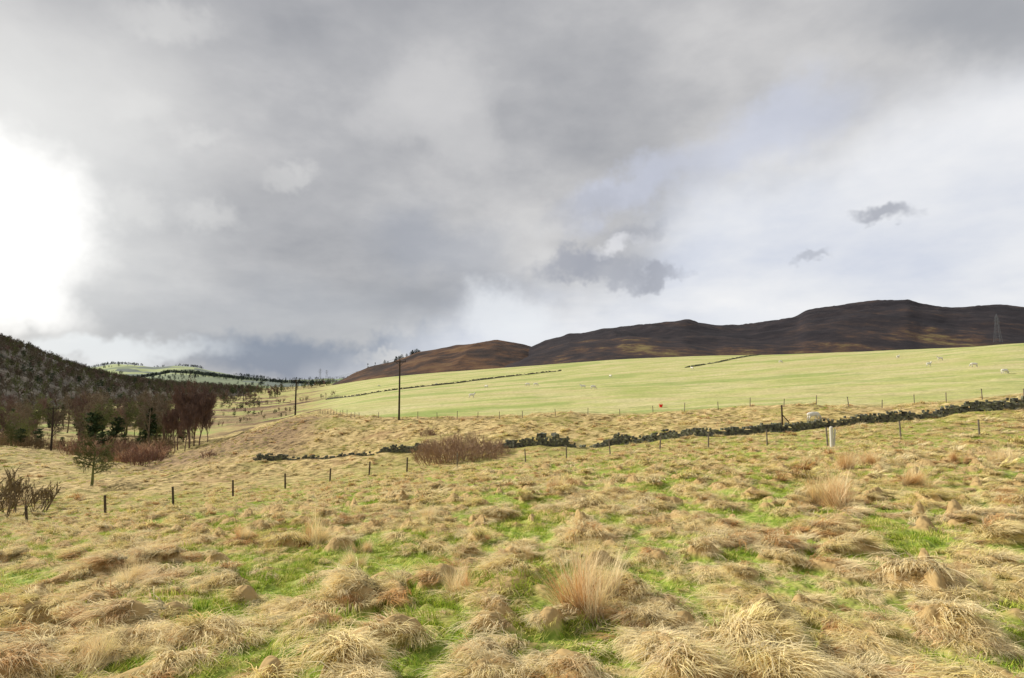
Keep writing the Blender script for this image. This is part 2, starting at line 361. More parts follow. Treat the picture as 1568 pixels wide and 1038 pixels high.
def shrub(name,seed,rad,h,stems,mt,twigw=.035,kids=(5,4)):
    t=TB(seed); R=t.R
    for i in range(stems):
        a=R.uniform(0,6.283); q=rad*math.sqrt(R.random()); p=Vector((math.cos(a)*q,math.sin(a)*q,-.2))
        lean=q/rad; d=Vector((math.cos(a)*lean*.55+R.gauss(0,.2),math.sin(a)*lean*.55+R.gauss(0,.2),1)).normalized()
        t.branch(p,d,h*math.sqrt(max(.12,1-0.8*lean*lean))*R.uniform(.6,1.0),.03,0,kids,.03,twigw,(15,45))
    return new_mesh(name,t.v,t.f,mt)
def conifer(name,seed,h,kind,mt,nb=70,nl=26):
    t=TB(seed); R=t.R; t.tube([Vector((0,0,-.3)),Vector((.1,0,h*.5)),Vector((0,.1,h))],[h*.02,h*.013,.02],6)
    for i in range(nb):
        f=R.uniform(.25,1); a=R.uniform(0,6.283); L=h*(.24*(1.05-f)**.7 if kind==0 else .28*math.sqrt(max(0.02,1-(2*(f-.62))**2)))*R.uniform(.6,1.1)
        p=Vector((0,0,h*f)); d=Vector((math.cos(a),math.sin(a),R.uniform(-.1,.4))); e=p+d*L
        t.tube([p,e],[.06,.02],3)
        for k in range(nl):
            c=p.lerp(e,R.uniform(.25,1.05))+Vector((R.gauss(0,.05),R.gauss(0,.05),R.gauss(0,.03)))*h*.45
            s_=h*R.uniform(.015,.035); u=Vector((R.gauss(0,1),R.gauss(0,1),R.gauss(0,.6))).normalized()*s_; w=Vector((R.gauss(0,1),R.gauss(0,1),R.gauss(0,.6))).normalized()*s_
            b0=len(t.v); t.v+=[tuple(c-u),tuple(c+w),tuple(c+u),tuple(c-w)]; t.f.append((b0,b0+1,b0+2,b0+3))
    return new_mesh(name,t.v,t.f,mt)
treec=bpy.data.collections.new('tree_sources')
meshes=[('t0',bare_tree('bt0',1,10,(12,7,6,4),bark,twigw=.07)),('t1',bare_tree('bt1',2,10,(14,7,6,4),birchm,(20,45),.1,.07)),
('t2',bare_tree('bt2',3,9,(11,8,6,4),olive,(30,65),twigw=.07)),('t3',conifer('cf3',4,10,0,needle)),('t4',conifer('cf4',5,9,1,needle)),
('t5',bare_tree('bt5',6,10,(12,7,6,4),birchm,(25,60),twigw=.07)),('t6',shrub('sh6',7,1.9,2.6,34,shrubm,.045)),('t7',shrub('sh7',8,1.9,2.4,38,darkm,.045)),('t8',shrub('sh8',9,1.9,2.8,40,redm,.05))]
TM={}
for n_,m_ in meshes: srcobj(n_,m_,treec); TM[n_]=m_
farc=bpy.data.collections.new('far_tree_sources')
for n_,m_ in (('f0',bare_tree('ft0',11,10,(9,6,5),bark,twigw=.2)),('f1',bare_tree('ft1',12,10,(9,6,5),birchm,(20,50),.08,.2)),('f2',bare_tree('ft2',13,9,(9,6,5),olive,(30,65),.06,.2)),('f3',conifer('fc3',14,10,0,needle,30,14)),('f4',conifer('fc4',15,9,1,needle,40,18)),('f5',shrub('fs5',16,3,3,26,bark,.14,(5,)))): srcobj(n_,m_,farc)
def tree_scatter(name,pts,coll=treec,tmax=1.0):
    P=[p[:3] for p in pts]; n=len(P)
    scatter(name,P,[(random.gauss(0,.04),random.gauss(0,.04),random.uniform(0,6.28)) for _ in P],[(p[3],p[3],p[3]*random.uniform(.9,1.15)) for p in pts],[p[4] for p in pts],[random.random()**1.5*tmax for _ in P],coll)
# valley woodland (left)
pts=[]
for i in range(380):
    px=random.uniform(-330,300); d=random.uniform(124,235)
    if px>258 and d>150: continue
    if 60<px<115 and d<165: continue
    x,y,z=at(px,d); k=random.choices((0,1,2,5,3,4),(5,1.5,5,1.2,.4,2.2))[0]; pts.append((x,y,z,random.uniform(.5,1.12)*(1.08 if px>120 else .92)*(.7 if k in(3,4) else 1),k))
for i in range(140):
    px=random.uniform(-200,262); d=random.uniform(106,135)
    if 55<px<120 and random.random()<.75: continue
    x,y,z=at(px,d); pts.append((x,y,z,random.uniform(.6,1.4),random.choice((6,7,7,7,8))) if random.random()<.8 else (x,y,z,random.uniform(.2,.45),4))
for i in range(40):
    px=random.gauss(205,34); d=random.uniform(98,114); x,y,z=at(px,d); pts.append((x,y,z,random.uniform(.6,1.2),random.choice((8,7,6,7))))
tree_scatter('valley_woodland',pts)
# valley hedgerow trees (clumped)
pts=[]
for (pa,da,pb,db,n,s0,s1) in ((300,420,430,520,70,.4,.9),(300,620,520,760,110,.5,1.0),(330,300,400,330,24,.25,.5),(330,900,560,1100,170,.5,1.2),(335,250,490,232,60,.12,.28),(340,380,520,330,70,.15,.35),(120,500,330,800,140,.6,1.1),(330,190,440,200,26,.12,.25)):
    for i in range(n):
        f=random.random()
        if vn(np.array([f*9.]),np.array([da*1.]),3)[0]<.4: continue
        x,y,z=at(pa+(pb-pa)*f+random.gauss(0,2),da+(db-da)*f+random.gauss(0,da*.01)); pts.append((x,y,z,random.uniform(s0,s1),random.choice((0,1,2,5,5,4))))
tree_scatter('hedgerow_trees',pts,farc)
# individual trees
def T(name,me,px,py,s,rz=0,d=None):
    x,y,z=locate(px,py,20,400) if d is None else at(px,d)
    return add(name,me,(x,y,z-.1),rz,s)
haw=bare_tree('hawthorn',21,4.0,(16,9,6,4),olive,(35,75),.02,.03,.12)
T('hawthorn_tree',haw,140,744,1.4,.5)
T('hawthorn_tree',haw,18,690,1.4,2.5,112)
bir=[bare_tree('birch%d'%i,50+i,12.5,(30,9,7,4),birchm,(14,36),.14,.06,.17) for i in range(2)]
for j,(px,d,s) in enumerate(((290,112,.98),(272,116,.82),(305,113,.85),(258,122,.6),(318,118,.6),(283,108,.65),(297,120,.9),(268,112,.6))): T('birch_tree',bir[j%2],px,0,s,j*1.3,d)
T('ash_tree',TM['t0'],78,0,.8,1,118)
big=shrub('willow_shrub',61,4.5,2.5,330,shrubm,.035,(7,4)); T('willow_shrub',big,708,702,1.0)
for px,py,s in ((-15,790,1.7),(15,778,1.2),(40,765,.8),(-40,775,1.5)): T('bramble_bush',TM['t7'],px,py,s,px)
for px,py,s in ((225,712,1.0),(205,708,.8),(655,668,.5),(320,700,.5)): T('dogwood_shrub',TM['t8'],px,py,s,px)
# ---------------------------------------------------------------- HILLS
def hill(name,crest,d0,D,m,pxr,z0=None,nz=6,exp=1.0,nt_=420,ns=70,seed=0,sm=1.6):
    cx=np.array([a for a,_ in crest],float); cy=np.array([b_ for _,b_ in crest],float)
    px=np.linspace(pxr[0],pxr[1],nt_); cyi=np.interp(px,cx,cy); k,n=gk(sm); cyi=np.convolve(np.pad(cyi,n,mode='edge'),k,'valid')
    e=np.tan(PITCH+np.arctan((519-cyi)/F)); Dv=D(px) if callable(D) else np.full(nt_,float(D)); zc=Dv*e
    s=np.concatenate([np.linspace(0,1,ns),np.linspace(1,1.8,12)[1:]])
    S,PX=np.meshgrid(s,px,indexing='xy'); 
    y=d0+(Dv[:,None]-d0)*S; t=(PX-784)/F; x=t*y
    zf=base(x[:,0],y[:,0])-8 if z0 is None else np.full(nt_,float(z0))
    prof=np.where(S<=1,np.sin(np.clip(S,0,1)*math.pi/2)**exp,1-(S-1)**2*1.4)
    z=zf[:,None]+(zc-zf)[:,None]*prof
    x=t*(y*CP+z*SP)
    gul=np.abs(fbm(x/90,y/260,seed+40,4)-.5)*-3*nz
    z=z+((fbm(x/140,y/90,seed,5)-.5)*2*nz+gul+nz*.4)*np.where(S<=1,np.sin(np.clip(S,0,1)*math.pi)*1.0,0)+(fbm(x/12,y/12,seed+5,3)-.5)*nz*.14
    V=np.stack([x,y,z],-1).reshape(-1,3); I=np.arange(V.shape[0]).reshape(x.shape)
    q=np.stack([I[:-1,:-1],I[1:,:-1],I[1:,1:],I[:-1,1:]],-1).reshape(-1,4)
    me=np_mesh(name,V,q); me.shade_smooth(); fattr(me,'hs',S.ravel()); me.materials.append(m); add(name,me)
    return x,y,z,S
moor,nt,b=mat('heather_moor_shaded',1.0); P=posn(nt)
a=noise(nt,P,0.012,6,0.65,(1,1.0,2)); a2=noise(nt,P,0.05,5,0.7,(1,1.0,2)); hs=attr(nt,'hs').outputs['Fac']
mx=mth(nt,'ADD',mth(nt,'MULTIPLY',a,0.70),mth(nt,'MULTIPLY',a2,0.50)); mx=mth(nt,'SUBTRACT',mx,mapr(nt,hs,0.0,0.35,-0.06,0.10))  # darker up the slope: heather tone with cloud shadow painted in
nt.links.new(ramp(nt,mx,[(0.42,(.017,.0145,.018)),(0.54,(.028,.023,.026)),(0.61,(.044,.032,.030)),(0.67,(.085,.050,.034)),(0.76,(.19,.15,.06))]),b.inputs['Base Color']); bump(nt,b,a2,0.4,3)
rust,nt,b=mat('bracken_hill',1.0); P=posn(nt)
a=noise(nt,P,0.02,6,0.68,(1,1.0,1.5))
nt.links.new(ramp(nt,a,[(0.36,(.024,.018,.017)),(0.47,(.05,.031,.023)),(0.55,(.105,.054,.029)),(0.66,(.15,.09,.042))]),b.inputs['Base Color']); bump(nt,b,a,0.5,5)
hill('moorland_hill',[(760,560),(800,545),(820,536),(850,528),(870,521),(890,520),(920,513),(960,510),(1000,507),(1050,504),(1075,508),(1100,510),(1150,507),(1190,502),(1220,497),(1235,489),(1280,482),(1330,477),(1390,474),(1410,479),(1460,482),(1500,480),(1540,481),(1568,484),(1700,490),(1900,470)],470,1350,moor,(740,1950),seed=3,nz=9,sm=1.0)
hill('bracken_hill',[(500,592),(540,574),(560,567),(600,556),(640,541),(690,534),(740,527),(760,525),(800,531),(820,537),(850,541),(900,548),(950,556),(1000,565)],560,1000,rust,(500,1000),seed=9,nz=6)
wood,nt,b=mat('woodland_floor_shaded',1.0); a=noise(nt,posn(nt),0.05,6,0.7)
nt.links.new(ramp(nt,a,[(0.35,(.045,.038,.028)),(0.65,(.095,.075,.05))]),b.inputs['Base Color'])  # dark floor colour also carries the cloud shadow over this hill
xx,yy,zz,SS=hill('wooded_hill',[(-500,430),(-200,470),(0,524),(25,532),(50,540),(100,560),(150,574),(220,585),(300,591),(400,597)],250,lambda p:np.interp(p,[-500,0,400],[600,750,1100]),wood,(-500,400),seed=15,nz=4,exp=1.1)
pts=[]
for k in range(5000):
    i=random.randrange(int(xx.shape[0]*.2),xx.shape[0]); j=int(70*random.random()**.7)+1; 
    pts.append((xx[i,j],yy[i,j],zz[i,j]-.5,random.uniform(.4,.95),random.choice((0,2,2,0,1,0,2,4 if random.random()<.5 else 0))))
tree_scatter('hillside_woodland',pts,farc,.1)
farm,nt,b=mat('hazy_farmland',1.0); P=posn(nt)
a=nd(nt,'ShaderNodeTexVoronoi'); a.inputs['Scale'].default_value=.0060; nt.links.new(P,a.inputs['Vector'])
g=nd(nt,'ShaderNodeRGBToBW'); nt.links.new(a.outputs['Color'],g.inputs[0])
c=ramp(nt,g.outputs[0],[(0.0,(.16,.19,.16)),(0.36,(.24,.31,.15)),(0.5,(.38,.43,.21)),(0.68,(.22,.26,.16))],'CONSTANT')  # field colours paled towards blue: distance haze put into the albedo
nt.links.new(c,b.inputs['Base Color'])
farw=bpy.data.collections.new('dark_tree_sources')
dk=barkmat('distant_wood_foliage',(.035,.045,.04),(.06,.075,.06),.02)
for i in range(2): srcobj('g%d'%i,conifer('gc%d'%i,70+i,9,i,dk,36,16),farw)
xx,yy,zz,SS=hill('distant_farmland_hills',[(-100,575),(100,566),(150,562),(175,558),(200,559),(240,563),(270,560),(300,563),(330,570),(360,575),(400,579),(430,582),(480,581),(520,580),(600,582),(760,584)],1900,2900,farm,(-100,760),seed=22,nz=5)
pts=[]
for k in range(2600):
    i=random.randrange(60,xx.shape[0]-60); j=random.choice((random.randrange(10,72),random.randrange(62,72)))
    if fbm(np.array([xx[i,j]/160.]),np.array([yy[i,j]/110.]),5,2)[0]<.57: continue
    pts.append((xx[i,j],yy[i,j],zz[i,j]-.5,random.uniform(.8,1.7),random.choice((0,1,1))))
xx,yy,zz,SS=hill('wooded_ridge',[(100,592),(180,583),(230,577),(262,571),(300,573),(340,578),(390,583),(440,587),(520,590)],1150,1700,farm,(100,520),seed=27,nz=3)
for k in range(2600):
    i=random.randrange(20,xx.shape[0]-20); j=random.choice((random.randrange(4,72),random.randrange(58,72)))
    if fbm(np.array([xx[i,j]/120.]),np.array([yy[i,j]/80.]),6,2)[0]<(.60 if j<54 else .40): continue
    pts.append((xx[i,j],yy[i,j],zz[i,j]-.5,random.uniform(.6,1.3),random.choice((0,1,1))))
tree_scatter('distant_trees',pts,farw,.4)
# skyline pines on the bracken hill
pts=[]
for i in range(44):
    px=random.choice((random.gauss(610,6),random.gauss(634,5),random.gauss(634,5),random.uniform(545,600),random.uniform(690,760))) ; d=985
    c=np.interp(px,[540,560,600,640,690,740,760],[574,567,556,541,534,527,525]); z=d*elev(c); x=(px-784)/F*(d*CP+z*SP)
    pts.append((x,d,z-2,random.uniform(.6,1.25) if px<650 else random.uniform(.25,.5),random.choice((3,4,4))))
tree_scatter('skyline_pines',pts,farc,.2)
# ---------------------------------------------------------------- box/tube helper for built things
class MB:
    def __init__(s): s.v=[];s.f=[]
    def box(s,c,sx,sy,sz,rz=0,j=0):
        b0=len(s.v); cr,sr=math.cos(rz),math.sin(rz)
        for dz in (-1,1):
            for dx,dy in ((-1,-1),(1,-1),(1,1),(-1,1)):
                x=dx*sx/2*(1+random.uniform(-j,j)); y=dy*sy/2*(1+random.uniform(-j,j)); z=dz*sz/2*(1+random.uniform(-j,j))
                s.v.append((c[0]+x*cr-y*sr,c[1]+x*sr+y*cr,c[2]+z))
        for q in ((0,3,2,1),(4,5,6,7),(0,1,5,4),(1,2,6,5),(2,3,7,6),(3,0,4,7)): s.f.append(tuple(b0+i for i in q))
    def rod(s,a,b_,r0,r1=None,n=6,cap=True):
        a=Vector(a);b_=Vector(b_); r1=r0 if r1 is None else r1; d=(b_-a).normalized(); u=d.orthogonal().normalized(); w=d.cross(u); b0=len(s.v)
        for p,r in ((a,r0),(b_,r1)):
            for k in range(n): t=6.2832*k/n; s.v.append(tuple(p+(u*math.cos(t)+w*math.sin(t))*r))
        for k in range(n): s.f.append((b0+k,b0+(k+1)%n,b0+n+(k+1)%n,b0+n+k))
        if cap: s.f.append(tuple(b0+n+k for k in range(n)))
    def mesh(s,name,m): return new_mesh(name,s.v,s.f,m)
stone,nt,b=mat('dry_stone',.95); a=noise(nt,posn(nt),3.0,4,.7); 
nt.links.new(ramp(nt,a,[(0.36,(.05,.05,.042)),(0.48,(.12,.12,.10)),(0.58,(.15,.16,.08)),(0.68,(.38,.37,.33))]),b.inputs['Base Color']); bump(nt,b,a,.5,.05)
postm=barkmat('weathered_post',(.10,.085,.06),(.26,.22,.17),5); dpost=barkmat('dark_post',(.04,.03,.022),(.12,.09,.06),5)
wirem,_,b=mat('wire',.85); b.inputs['Base Color'].default_value=(.10,.10,.10,1)
polem=barkmat('creosoted_pole',(.025,.019,.015),(.06,.045,.034),3)
def resample(P,step):
    out=[];
    for a,b_ in zip(P[:-1],P[1:]):
        L=math.hypot(b_[0]-a[0],b_[1]-a[1]); n=max(1,int(L/step))
        for i in range(n): f=i/n; out.append((a[0]+(b_[0]-a[0])*f,a[1]+(b_[1]-a[1])*f))
    out.append((P[-1][0],P[-1][1])); return out
def drywall(name,pix,hf,st=.36,course=.2,gap=0.0,thick=.5):
    P=resample([locate(*p) for p in pix],st); m=MB(); tot=len(P)
    for i in range(tot-1):
        a,b_=P[i],P[i+1]; rz=math.atan2(b_[1]-a[1],b_[0]-a[0]); f=i/tot
        h=hf(f)*(0.65+0.6*float(fbm(np.array([i*.13]),np.array([3.]),4,3)[0]))
        g_=float(vn(np.array([i*.07]),np.array([9.]),8)[0])
        if g_<gap: h*=0.45*g_/gap+.1
        z0=h1(a[0],a[1])-.1; nc=max(1,int(h/course+random.random()*.7))
        for c_ in range(nc):
            if c_==nc-1 and random.random()<.25: continue
            for side in (-1,1):
                w=thick*.5*(1-.25*c_/nc); off=side*w*.5; l=st*random.uniform(.85,1.25)
                cx=a[0]+(b_[0]-a[0])*(.5*(c_%2))-math.sin(rz)*off+random.gauss(0,.03); cy=a[1]+(b_[1]-a[1])*(.5*(c_%2))+math.cos(rz)*off+random.gauss(0,.03)
                m.box((cx,cy,z0+course*(c_+.5)+random.gauss(0,.015)),l,w*1.15,course*random.uniform(.85,1.25),rz+random.gauss(0,.12),.22)
        if random.random()<.6: m.box((a[0],a[1],z0+course*nc+.06),st*.55,thick*.7,.2,rz+random.gauss(0,.2),.35)
    return add(name,m.mesh(name,stone))
drywall('dry_stone_wall',[(1640,622),(1568,628),(1400,643),(1250,656),(1100,668),(975,680)],lambda f:.95-.25*f,.32,.17)
drywall('dry_stone_wall',[(975,680),(905,684),(880,685),(790,686),(690,690),(620,692),(540,697),(480,702),(390,706)],lambda f:.9-.3*f,.34,.18,gap=.36)
drywall('dry_stone_wall',[(500,612),(550,606),(690,588),(760,579),(860,568)],lambda f:.75,.9,.4,thick=.6)
drywall('dry_stone_wall',[(560,579),(640,573),(760,563)],lambda f:1.0,1.5,.5,thick=.7)
drywall('dry_stone_wall',[(1050,563),(1100,555),(1160,544),(1200,541)],lambda f:.5,.8,.3,thick=.6)
def fence(name,pix,spacing,h,r,m,wires=(.35,.7,1.0),wr=.005):
    P=resample([locate(*p) for p in pix],spacing); mb=MB(); w=MB(); tops=[]
    for x,y in P:
        z=h1(x,y); lx,ly=random.gauss(0,.06),random.gauss(0,.06); hh=h*random.uniform(.88,1.1)
        mb.rod((x,y,z-.3),(x+lx,y+ly,z+hh),r,r*.9,7); tops.append((x,y,z))
    for a,b_ in zip(tops[:-1],tops[1:]):
        for k in wires: w.rod((a[0],a[1],a[2]+k),(b_[0],b_[1],b_[2]+k),wr,n=3,cap=False)
    o=add(name,None); add('posts',mb.mesh(name+'_posts',m),parent=o); add('wires',w.mesh(name+'_wires',wirem),parent=o)
fence('wire_fence',[(-120,818),(42,806),(162,791),(266,776),(357,761),(437,749),(505,739),(565,729),(623,723)],4.6,1.25,.075,dpost)
fence('wire_fence',[(623,723),(700,716),(805,708),(935,699),(1085,687),(1175,683),(1268,685),(1380,674),(1500,669),(1650,667)],3.4,1.15,.055,postm)
fence('wire_fence',[(490,634),(550,641),(611,643),(700,641),(800,640),(900,635),(1000,632),(1100,628),(1200,623),(1300,622),(1400,619),(1568,612),(1650,608)],3.2,1.05,.05,postm)
x,y,z=locate(1267,686); wm,_,b=mat('pale_post',.8); b.inputs['Base Color'].default_value=(.6,.57,.50,1)
mb=MB(); mb.rod((0,0,-.3),(0,0,1.3),.11,.10,10); mb.rod((0,0,1.3),(0,0,1.36),.10,.05,10); mb.rod((.14,0,.2),(.24,0,1.2),.05,.05,8); add('marker_post',mb.mesh('marker_post',wm),(x,y-.5,z))
x,y,z=locate(1198,652); mb=MB(); mb.rod((0,0,-.3),(0,0,1.9),.09,.08,8); mb.rod((0.02,0,1.0),(1.0,.3,0),.05,.05,6); add('straining_post',mb.mesh('straining_post',dpost),(x,y,z))
# utility poles
def pole(px,py,h,d=None,k_=1):
    x,y,z=locate(px,py,40,400) if d is None else at(px,d); mb=MB()
    mb.rod((0,0,-.5),(0,0,h),.16*k_,.11*k_,10); mb.box((-.02,0,h-.25),1.9,.1*k_,.12*k_,.35); 
    for k in (-.85,0,.85):
        cx,cy=k*math.cos(.35),k*math.sin(.35); zb=h-.18 if k else h
        mb.rod((cx,cy,zb),(cx,cy,zb+.12),.03,.03,6); mb.rod((cx,cy,zb+.12),(cx,cy,zb+.26),.07,.05,8)
    mb.rod((0,0,h-.9),(.55,.2,h-.3),.03,.03,5); mb.rod((0,0,h-.9),(-.55,-.2,h-.3),.03,.03,5)
    add('utility_pole',mb.mesh('utility_pole',polem),(x,y,z)); return Vector((x,y,z+h+.2))
pA=pole(611,643,9.3); pB=pole(452,0,10.0,150,1.5); pC=pole(78,0,8.5,112)
pD=pole(372,0,9,330,1.6)
def cable(a,b_,sag,off):
    mb=MB(); pv=None; d=Vector(b_)-Vector(a)
    for i in range(25):
        f=i/24; p=Vector(a)+d*f+Vector(off)-Vector((0,0,sag*4*f*(1-f)))
        if pv is not None: mb.rod(pv,p,.014,n=3,cap=False)
        pv=p
    return mb
for a,b_ in ((pA,pB),(pB,pD)):
    o=add('overhead_wires',None)
    for k in (-.85,0,.85): add('cable',cable(a,b_,1.3,(k*.94,k*.34,0)).mesh('cable',wirem),parent=o)
# pylons
pym,_,b=mat('galvanised_steel',.6); b.inputs['Base Color'].default_value=(.11,.115,.13,1)
def pylon_mesh(h=42):
    m=MB(); W=lambda z: (3.6*(1-z/h*0.9)+.35); L=[0,8,15,21,26,30,34,38]
    cs=((-1,-1),(1,-1),(1,1),(-1,1)); r=.17
    for z0,z1 in zip(L[:-1],L[1:]):
        w0,w1=W(z0),W(z1)
        for k in range(4):
            a=cs[k]; c=cs[(k+1)%4]
            m.rod((a[0]*w0,a[1]*w0,z0),(a[0]*w1,a[1]*w1,z1),r,n=4); m.rod((a[0]*w0,a[1]*w0,z0),(c[0]*w1,c[1]*w1,z1),r*.5,n=4); m.rod((c[0]*w0,c[1]*w0,z0),(a[0]*w1,a[1]*w1,z1),r*.5,n=4)
            m.rod((a[0]*w1,a[1]*w1,z1),(c[0]*w1,c[1]*w1,z1),r*.5,n=4)
    for z,l in ((26,6.5),(31,8.5),(36,6)):
        for s in (-1,1):
            for e in (-1,1): m.rod((s*W(z),e*W(z)*.9,z),(s*l,0,z+.4),r*.8,n=4); m.rod((s*W(z),e*W(z)*.9,z+2),(s*l,0,z+.4),r*.7,n=4)
            m.rod((s*l,0,z+.4),(s*l,0,z-2),.14,n=5)
    for a in cs: m.rod((a[0]*W(38),a[1]*W(38),38),(0,0,h),r,n=4)
    return m.mesh('pylon',pym)
pm=pylon_mesh()
for px,d,pyb,s in ((1528,520,522,.62),(1232,760,532,.72),(883,900,550,.6),(490,1300,580,.6),(500,1500,580,.6),(1085,850,537,.4)):
    z=d*elev(pyb); x=(px-784)/F*(d*CP+z*SP); add('electricity_pylon',pm,(x,d,z-1),.5,s)
# ---------------------------------------------------------------- SHEEP
def sheep_mesh(graze):
    J=[((0,0,.62),(.20,.22)),((.28,0,.64),(.21,.23)),((.48,0,.66),(.17,.19)),((-.28,0,.63),(.21,.23)),((-.47,0,.62),(.15,.17)),((-.56,0,.52),(.04,.04))]
    E=[(0,1),(1,2),(0,3),(3,4),(4,5)]
    hd=[((.62,0,.55),(.11,.12)),((.76,0,.28),(.08,.09)),((.86,0,.10),(.045,.05))] if graze else [((.60,0,.84),(.11,.12)),((.70,0,.98),(.085,.09)),((.86,0,.90),(.045,.05))]
    b0=len(J); J+=hd; E+=[(2,b0),(b0,b0+1),(b0+1,b0+2)]
    for s in (-1,1):
        k=len(J); J+=[((hd[1][0][0]-.03,s*.09,hd[1][0][2]+.05),(.03,.03)),((hd[1][0][0]-.05,s*.19,hd[1][0][2]+.04),(.022,.02))]; E+=[(b0+1,k),(k,k+1)]
        k=len(J); J+=[((.36,s*.13,.42),(.075,.075)),((.37,s*.13,.22),(.042,.042)),((.35,s*.13,.0),(.035,.035))]; E+=[(1,k),(k,k+1),(k+1,k+2)]
        k=len(J); J+=[((-.34,s*.13,.44),(.09,.09)),((-.45,s*.13,.24),(.045,.045)),((-.40,s*.13,.0),(.035,.035))]; E+=[(3,k),(k,k+1),(k+1,k+2)]
    me=bpy.data.meshes.new('sk'); me.from_pydata([j[0] for j in J],E,[]); o=bpy.data.objects.new('sk',me); sc.collection.objects.link(o)
    o.modifiers.new('s','SKIN')
    for i,j in enumerate(J): me.skin_vertices[0].data[i].radius=j[1]
    me.skin_vertices[0].data[0].use_root=True
    md=o.modifiers.new('ss','SUBSURF'); md.levels=2; md.render_levels=2
    dg=bpy.context.evaluated_depsgraph_get(); r=bpy.data.meshes.new_from_object(o.evaluated_get(dg)); bpy.data.objects.remove(o)
    for v in r.vertices:
        if v.co.z>.42 and v.co.x<.55: v.co+=v.normal*random.uniform(-.012,.02)
    r.name='sheep'; r.materials.clear(); r.materials.append(wool); r.shade_smooth(); return r
wool,nt,b=mat('wool',1.0); tc=nd(nt,'ShaderNodeTexCoord').outputs['Object']; sx=nd(nt,'ShaderNodeSeparateXYZ'); nt.links.new(tc,sx.inputs[0])
n_=noise(nt,tc,25,3); w_=ramp(nt,n_,[(.3,(.66,.62,.52)),(.7,(.84,.81,.72))])
f=mth(nt,'MAXIMUM',mapr(nt,sx.outputs[2],.38,.30),mapr(nt,sx.outputs[0],.64,.68)); nt.links.new(mixc(nt,f,w_,(.5,.47,.42)),b.inputs['Base Color']); bump(nt,b,n_,.6,.03)
S0,S1=sheep_mesh(True),sheep_mesh(False)
for i,(px,py,rz) in enumerate(((722,609,.3),(808,591,2.8),(820,591,0),(893,595,3),(908,596,.4),(935,578,2),(1422,561,.2),(1492,562,2.9),(1538,573,.2),(1375,549,.5),(1245,645,.1),(580,592,.5),(1060,566,2),(1195,556,0),(668,590,1),(1440,552,3),(745,594,2.4))):
    x,y,z=locate(px,py,45,600); add('sheep',S0 if i%3 else S1,(x,y,z),rz,1.25 if px!=1245 else 1.0)
# red feed bucket
rm,_,b=mat('red_plastic',.5); b.inputs['Base Color'].default_value=(.7,.03,.02,1)
mb=MB(); n=16
mb.rod((0,0,0),(0,0,.4),.2,.27,n,False); mb.rod((0,0,.4),(0,0,.36),.30,.30,n,False); mb.rod((0,0,.02),(0,0,.021),.2,.2,n)
for i in range(8):
    a0=math.pi*i/8; a1=math.pi*(i+1)/8; mb.rod((.28*math.cos(a0),0,.38+.24*math.sin(a0)),(.28*math.cos(a1),0,.38+.24*math.sin(a1)),.015,n=5)
x,y,z=locate(1012,624); add('feed_bucket',mb.mesh('feed_bucket',rm),(x,y,z+.05),0,1.0)
mb=MB(); 
for i in range(5): mb.box((random.gauss(0,.6),random.gauss(0,.4),.1),random.uniform(.4,.8),.5,.45,random.uniform(0,3),.35)
x,y,z=locate(842,668); add('boulders',mb.mesh('boulders',stone),(x,y,z))
# ---------------------------------------------------------------- SUN + SKY
az,el=math.radians(-66),math.radians(28)
sd=Vector((math.sin(az)*math.cos(el),math.cos(az)*math.cos(el),math.sin(el)))
L=bpy.data.lights.new('sun','SUN'); L.energy=5.0; L.angle=math.radians(.6); L.color=(1,.94,.84)
so=bpy.data.objects.new('sun',L); sc.collection.objects.link(so); so.rotation_euler=(-sd).to_track_quat('-Z','Y').to_euler()
w=bpy.data.worlds.new('World'); sc.world=w; w.use_nodes=True; nt=w.node_tree; nt.nodes.clear()
try: w.cycles.sampling_method='NONE'
except Exception as e: print(e)
out=nd(nt,'ShaderNodeOutputWorld')
sky=nd(nt,'ShaderNodeTexSky'); sky.sky_type='NISHITA'; sky.sun_disc=False; sky.sun_elevation=el; sky.sun_rotation=az
bg1=nd(nt,'ShaderNodeBackground'); bg1.inputs[1].default_value=.1; nt.links.new(sky.outputs[0],bg1.inputs[0])
def s2l(*c): return tuple(((v/255+.055)/1.055)**2.4 if v>10 else v/255/12.92 for v in c)
D=nd(nt,'ShaderNodeTexCoord').outputs['Generated']; sx=nd(nt,'ShaderNodeSeparateXYZ'); nt.links.new(D,sx.inputs[0])
yy_=mth(nt,'MAXIMUM',sx.outputs[1],.08); X=mth(nt,'DIVIDE',sx.outputs[0],yy_); Zt=mth(nt,'DIVIDE',sx.outputs[2],yy_)
cb=nd(nt,'ShaderNodeCombineXYZ'); zz_=mth(nt,'ADD',mth(nt,'MAXIMUM',sx.outputs[2],0.0),.16)
nt.links.new(mth(nt,'DIVIDE',sx.outputs[0],zz_),cb.inputs[0]); nt.links.new(mth(nt,'DIVIDE',sx.outputs[1],zz_),cb.inputs[1]); deck=cb.outputs[0]
c2=nd(nt,'ShaderNodeCombineXYZ'); nt.links.new(X,c2.inputs[0]); nt.links.new(Zt,c2.inputs[1]); XZ=c2.outputs[0]
